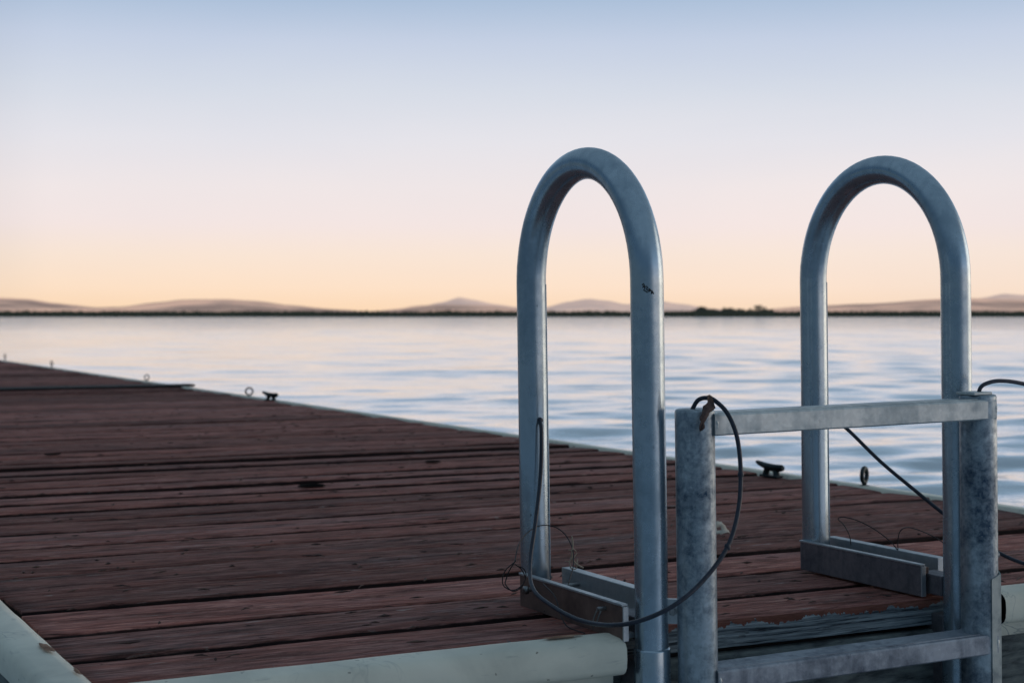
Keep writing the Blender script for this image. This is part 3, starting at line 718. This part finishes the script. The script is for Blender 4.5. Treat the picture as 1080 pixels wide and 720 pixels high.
def bush(px, d, h, w, label, seed):
    h *= 1.12; w *= 1.35; rr = random.Random(seed); b0 = bearing(px, d, WL + .3); o = thing('shore_tree', label, 'tree', b0, group='dark bushy trees on the far shore')
    mb = MB()
    for k in range(5):
        a = rr.uniform(0, 6.28); q = Vector((math.cos(a) * w * .3 * rr.random(), math.sin(a) * w * .3 * rr.random(), h * rr.uniform(.45, .7)))
        mb.tube([(0, 0, -.4), q * .45 + Vector((rr.uniform(-.1, .1), 0, 0)), q], [.16, .09, .03], 6)
    mb.build('trunk', TRUNKM, o)
    mb = MB(); cl = []
    for k in range(26):
        a = rr.uniform(0, 6.28); t = rr.random(); rad = w * .5 * math.sqrt(rr.random()) * (1 - .5 * t ** 2)
        cl.append((Vector((math.cos(a) * rad, math.sin(a) * rad, h * (.15 + .58 * t))), rr.uniform(.6, .95) * min(w, h) * .25))
    for c, r_ in cl:
        for k in range(130):
            v = Vector((rr.gauss(0, 1), rr.gauss(0, 1), rr.gauss(0, .8))).normalized() * r_ * rr.uniform(.3, 1.1); p = c + v
            u = Vector((rr.gauss(0, 1), rr.gauss(0, 1), rr.gauss(0, 1))).normalized() * .19; w_ = u.orthogonal().normalized() * .15
            mb.add([p - u, p + w_, p + u, p - w_], [(0, 1, 2, 3)], smooth=False)
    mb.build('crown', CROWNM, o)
bush(739, 640, 4.0, 5.0, 'leftmost dark shore tree, rounded, at the left end of the clump', 1)
bush(752, 648, 3.2, 6.0, 'low dark tree right beside the leftmost rounded shore tree', 2)
bush(767, 642, 3.6, 5.5, 'middle shore tree of the dark clump, flat crowned', 3)
bush(783, 650, 3.1, 6.5, 'low wide shore tree just left of the tallest one', 4)
bush(799, 640, 4.5, 5.5, 'tallest dark shore tree near the right end of the clump', 5)
bush(811, 646, 3.0, 4.5, 'small dark tree tapering off the right end of the clump', 6)

# ------------------------------------------------------------------ sky, sun, camera
SUN_EL, SUN_AZ = R(5), R(98)           # low glow to the right; azimuth clockwise from +Y
w = bpy.data.worlds.new('World'); scene.world = w; w.use_nodes = True; nt = w.node_tree
for n in list(nt.nodes): nt.nodes.remove(n)
out = N(nt, 'ShaderNodeOutputWorld'); bg = N(nt, 'ShaderNodeBackground'); L(nt, bg.outputs[0], out.inputs[0])
tc = N(nt, 'ShaderNodeTexCoord'); sep = N(nt, 'ShaderNodeSeparateXYZ'); L(nt, tc.outputs['Generated'], sep.inputs[0])
def s2l(c): return tuple(((x / 255 + .055) / 1.055) ** 2.4 if x / 255 > .04045 else x / 255 / 12.92 for x in c)
el = math_n(nt, 'MULTIPLY', sep.outputs[2], 2.0, 0, True)
stops_r = [(0.0, s2l((249, 218, 189))), (.034, s2l((251, 227, 208))), (.074, s2l((248, 230, 218))), (.11, s2l((244, 230, 228))), (.157, s2l((240, 231, 232))), (.216, s2l((229, 228, 235))), (.276, s2l((214, 220, 232))), (.335, s2l((198, 209, 229))), (.39, s2l((171, 192, 218))), (.58, s2l((150, 176, 199))), (1.0, s2l((134, 158, 180)))]
skyc = ramp(nt, el, stops_r)
# azimuth: the glow side is the view and to its right, the sky behind and to the left is already dusk
az = N(nt, 'ShaderNodeVectorMath'); az.operation = 'DOT_PRODUCT'; L(nt, tc.outputs['Generated'], az.inputs[0])
gdir = Vector((math.sin(YAW + R(58)), math.cos(YAW + R(58)), 0)); az.inputs[1].default_value = gdir
glow = ramp(nt, math_n(nt, 'MULTIPLY_ADD', az.outputs['Value'], .5, .5), [(0.0, (.10, .17, .23)), (.28, (.10, .17, .23)), (.46, (.24, .31, .37)), (.635, (1, 1, 1)), (.90, (1, 1, 1)), (1.0, (1.3, 1.24, 1.12))])
glow = mix(nt, ramp(nt, el, [(.50, 0.0), (1.0, 1.0)]), glow, (.76, .75, .72))   # the dome overhead is lighter than the low dusk band
grad = mix(nt, 1.0, skyc, glow, 'MULTIPLY')
# faint uneven haze and a slightly warmer left side low over the water
hz = noise_n(nt, coords(nt, (2.2, 2.2, 9), src='Generated'), 1.6, 4, .5, .4)
grad = mix(nt, 1.0, grad, ramp(nt, hz, [(.3, (.975, .98, .99)), (.7, (1.02, 1.01, 1.0))]), 'MULTIPLY')
wl = N(nt, 'ShaderNodeVectorMath'); wl.operation = 'DOT_PRODUCT'; L(nt, tc.outputs['Generated'], wl.inputs[0]); wl.inputs[1].default_value = (math.sin(YAW - R(25)), math.cos(YAW - R(25)), 0)
warm = math_n(nt, 'MULTIPLY', ramp(nt, wl.outputs['Value'], [(.80, 0.0), (1.0, 1.0)]), ramp(nt, el, [(0.0, 1.0), (.12, 0.0)]))
grad = mix(nt, warm, grad, (1.03, .98, .87), 'MULTIPLY')
sky = N(nt, 'ShaderNodeTexSky'); sky.sky_type = 'NISHITA'; sky.sun_disc = False; sky.sun_elevation = SUN_EL; sky.sun_rotation = SUN_AZ
sk = mix(nt, 1.0, sky.outputs[0], (.05, .05, .05), 'MULTIPLY')
fin = mix(nt, .06, grad, sk)
L(nt, fin, bg.inputs[0]); bg.inputs[1].default_value = 1.05
sl = bpy.data.lights.new('sun', 'SUN'); sl.energy = .5; sl.angle = R(40); sl.color = (1, .80, .60)
so = bpy.data.objects.new('sun', sl); col.objects.link(so)
dvec = Vector((math.sin(SUN_AZ) * math.cos(SUN_EL), math.cos(SUN_AZ) * math.cos(SUN_EL), math.sin(SUN_EL)))
so.rotation_euler = dvec.to_track_quat('Z', 'Y').to_euler()

cam = bpy.data.cameras.new('camera'); co = bpy.data.objects.new('camera', cam); col.objects.link(co)
co.location = (0, 0, H); co.rotation_euler = (R(90) - PITCH, 0, -YAW)
cam.sensor_width = 36; cam.lens = F / 1080 * 36; cam.clip_end = 40000; cam.clip_start = .05
cam.dof.use_dof = True; cam.dof.focus_distance = 2.38; cam.dof.aperture_fstop = 9.0
scene.camera = co
scene.view_settings.view_transform = 'Standard'; scene.view_settings.look = 'None'; scene.view_settings.exposure = 0
scene.cycles.use_denoising = True
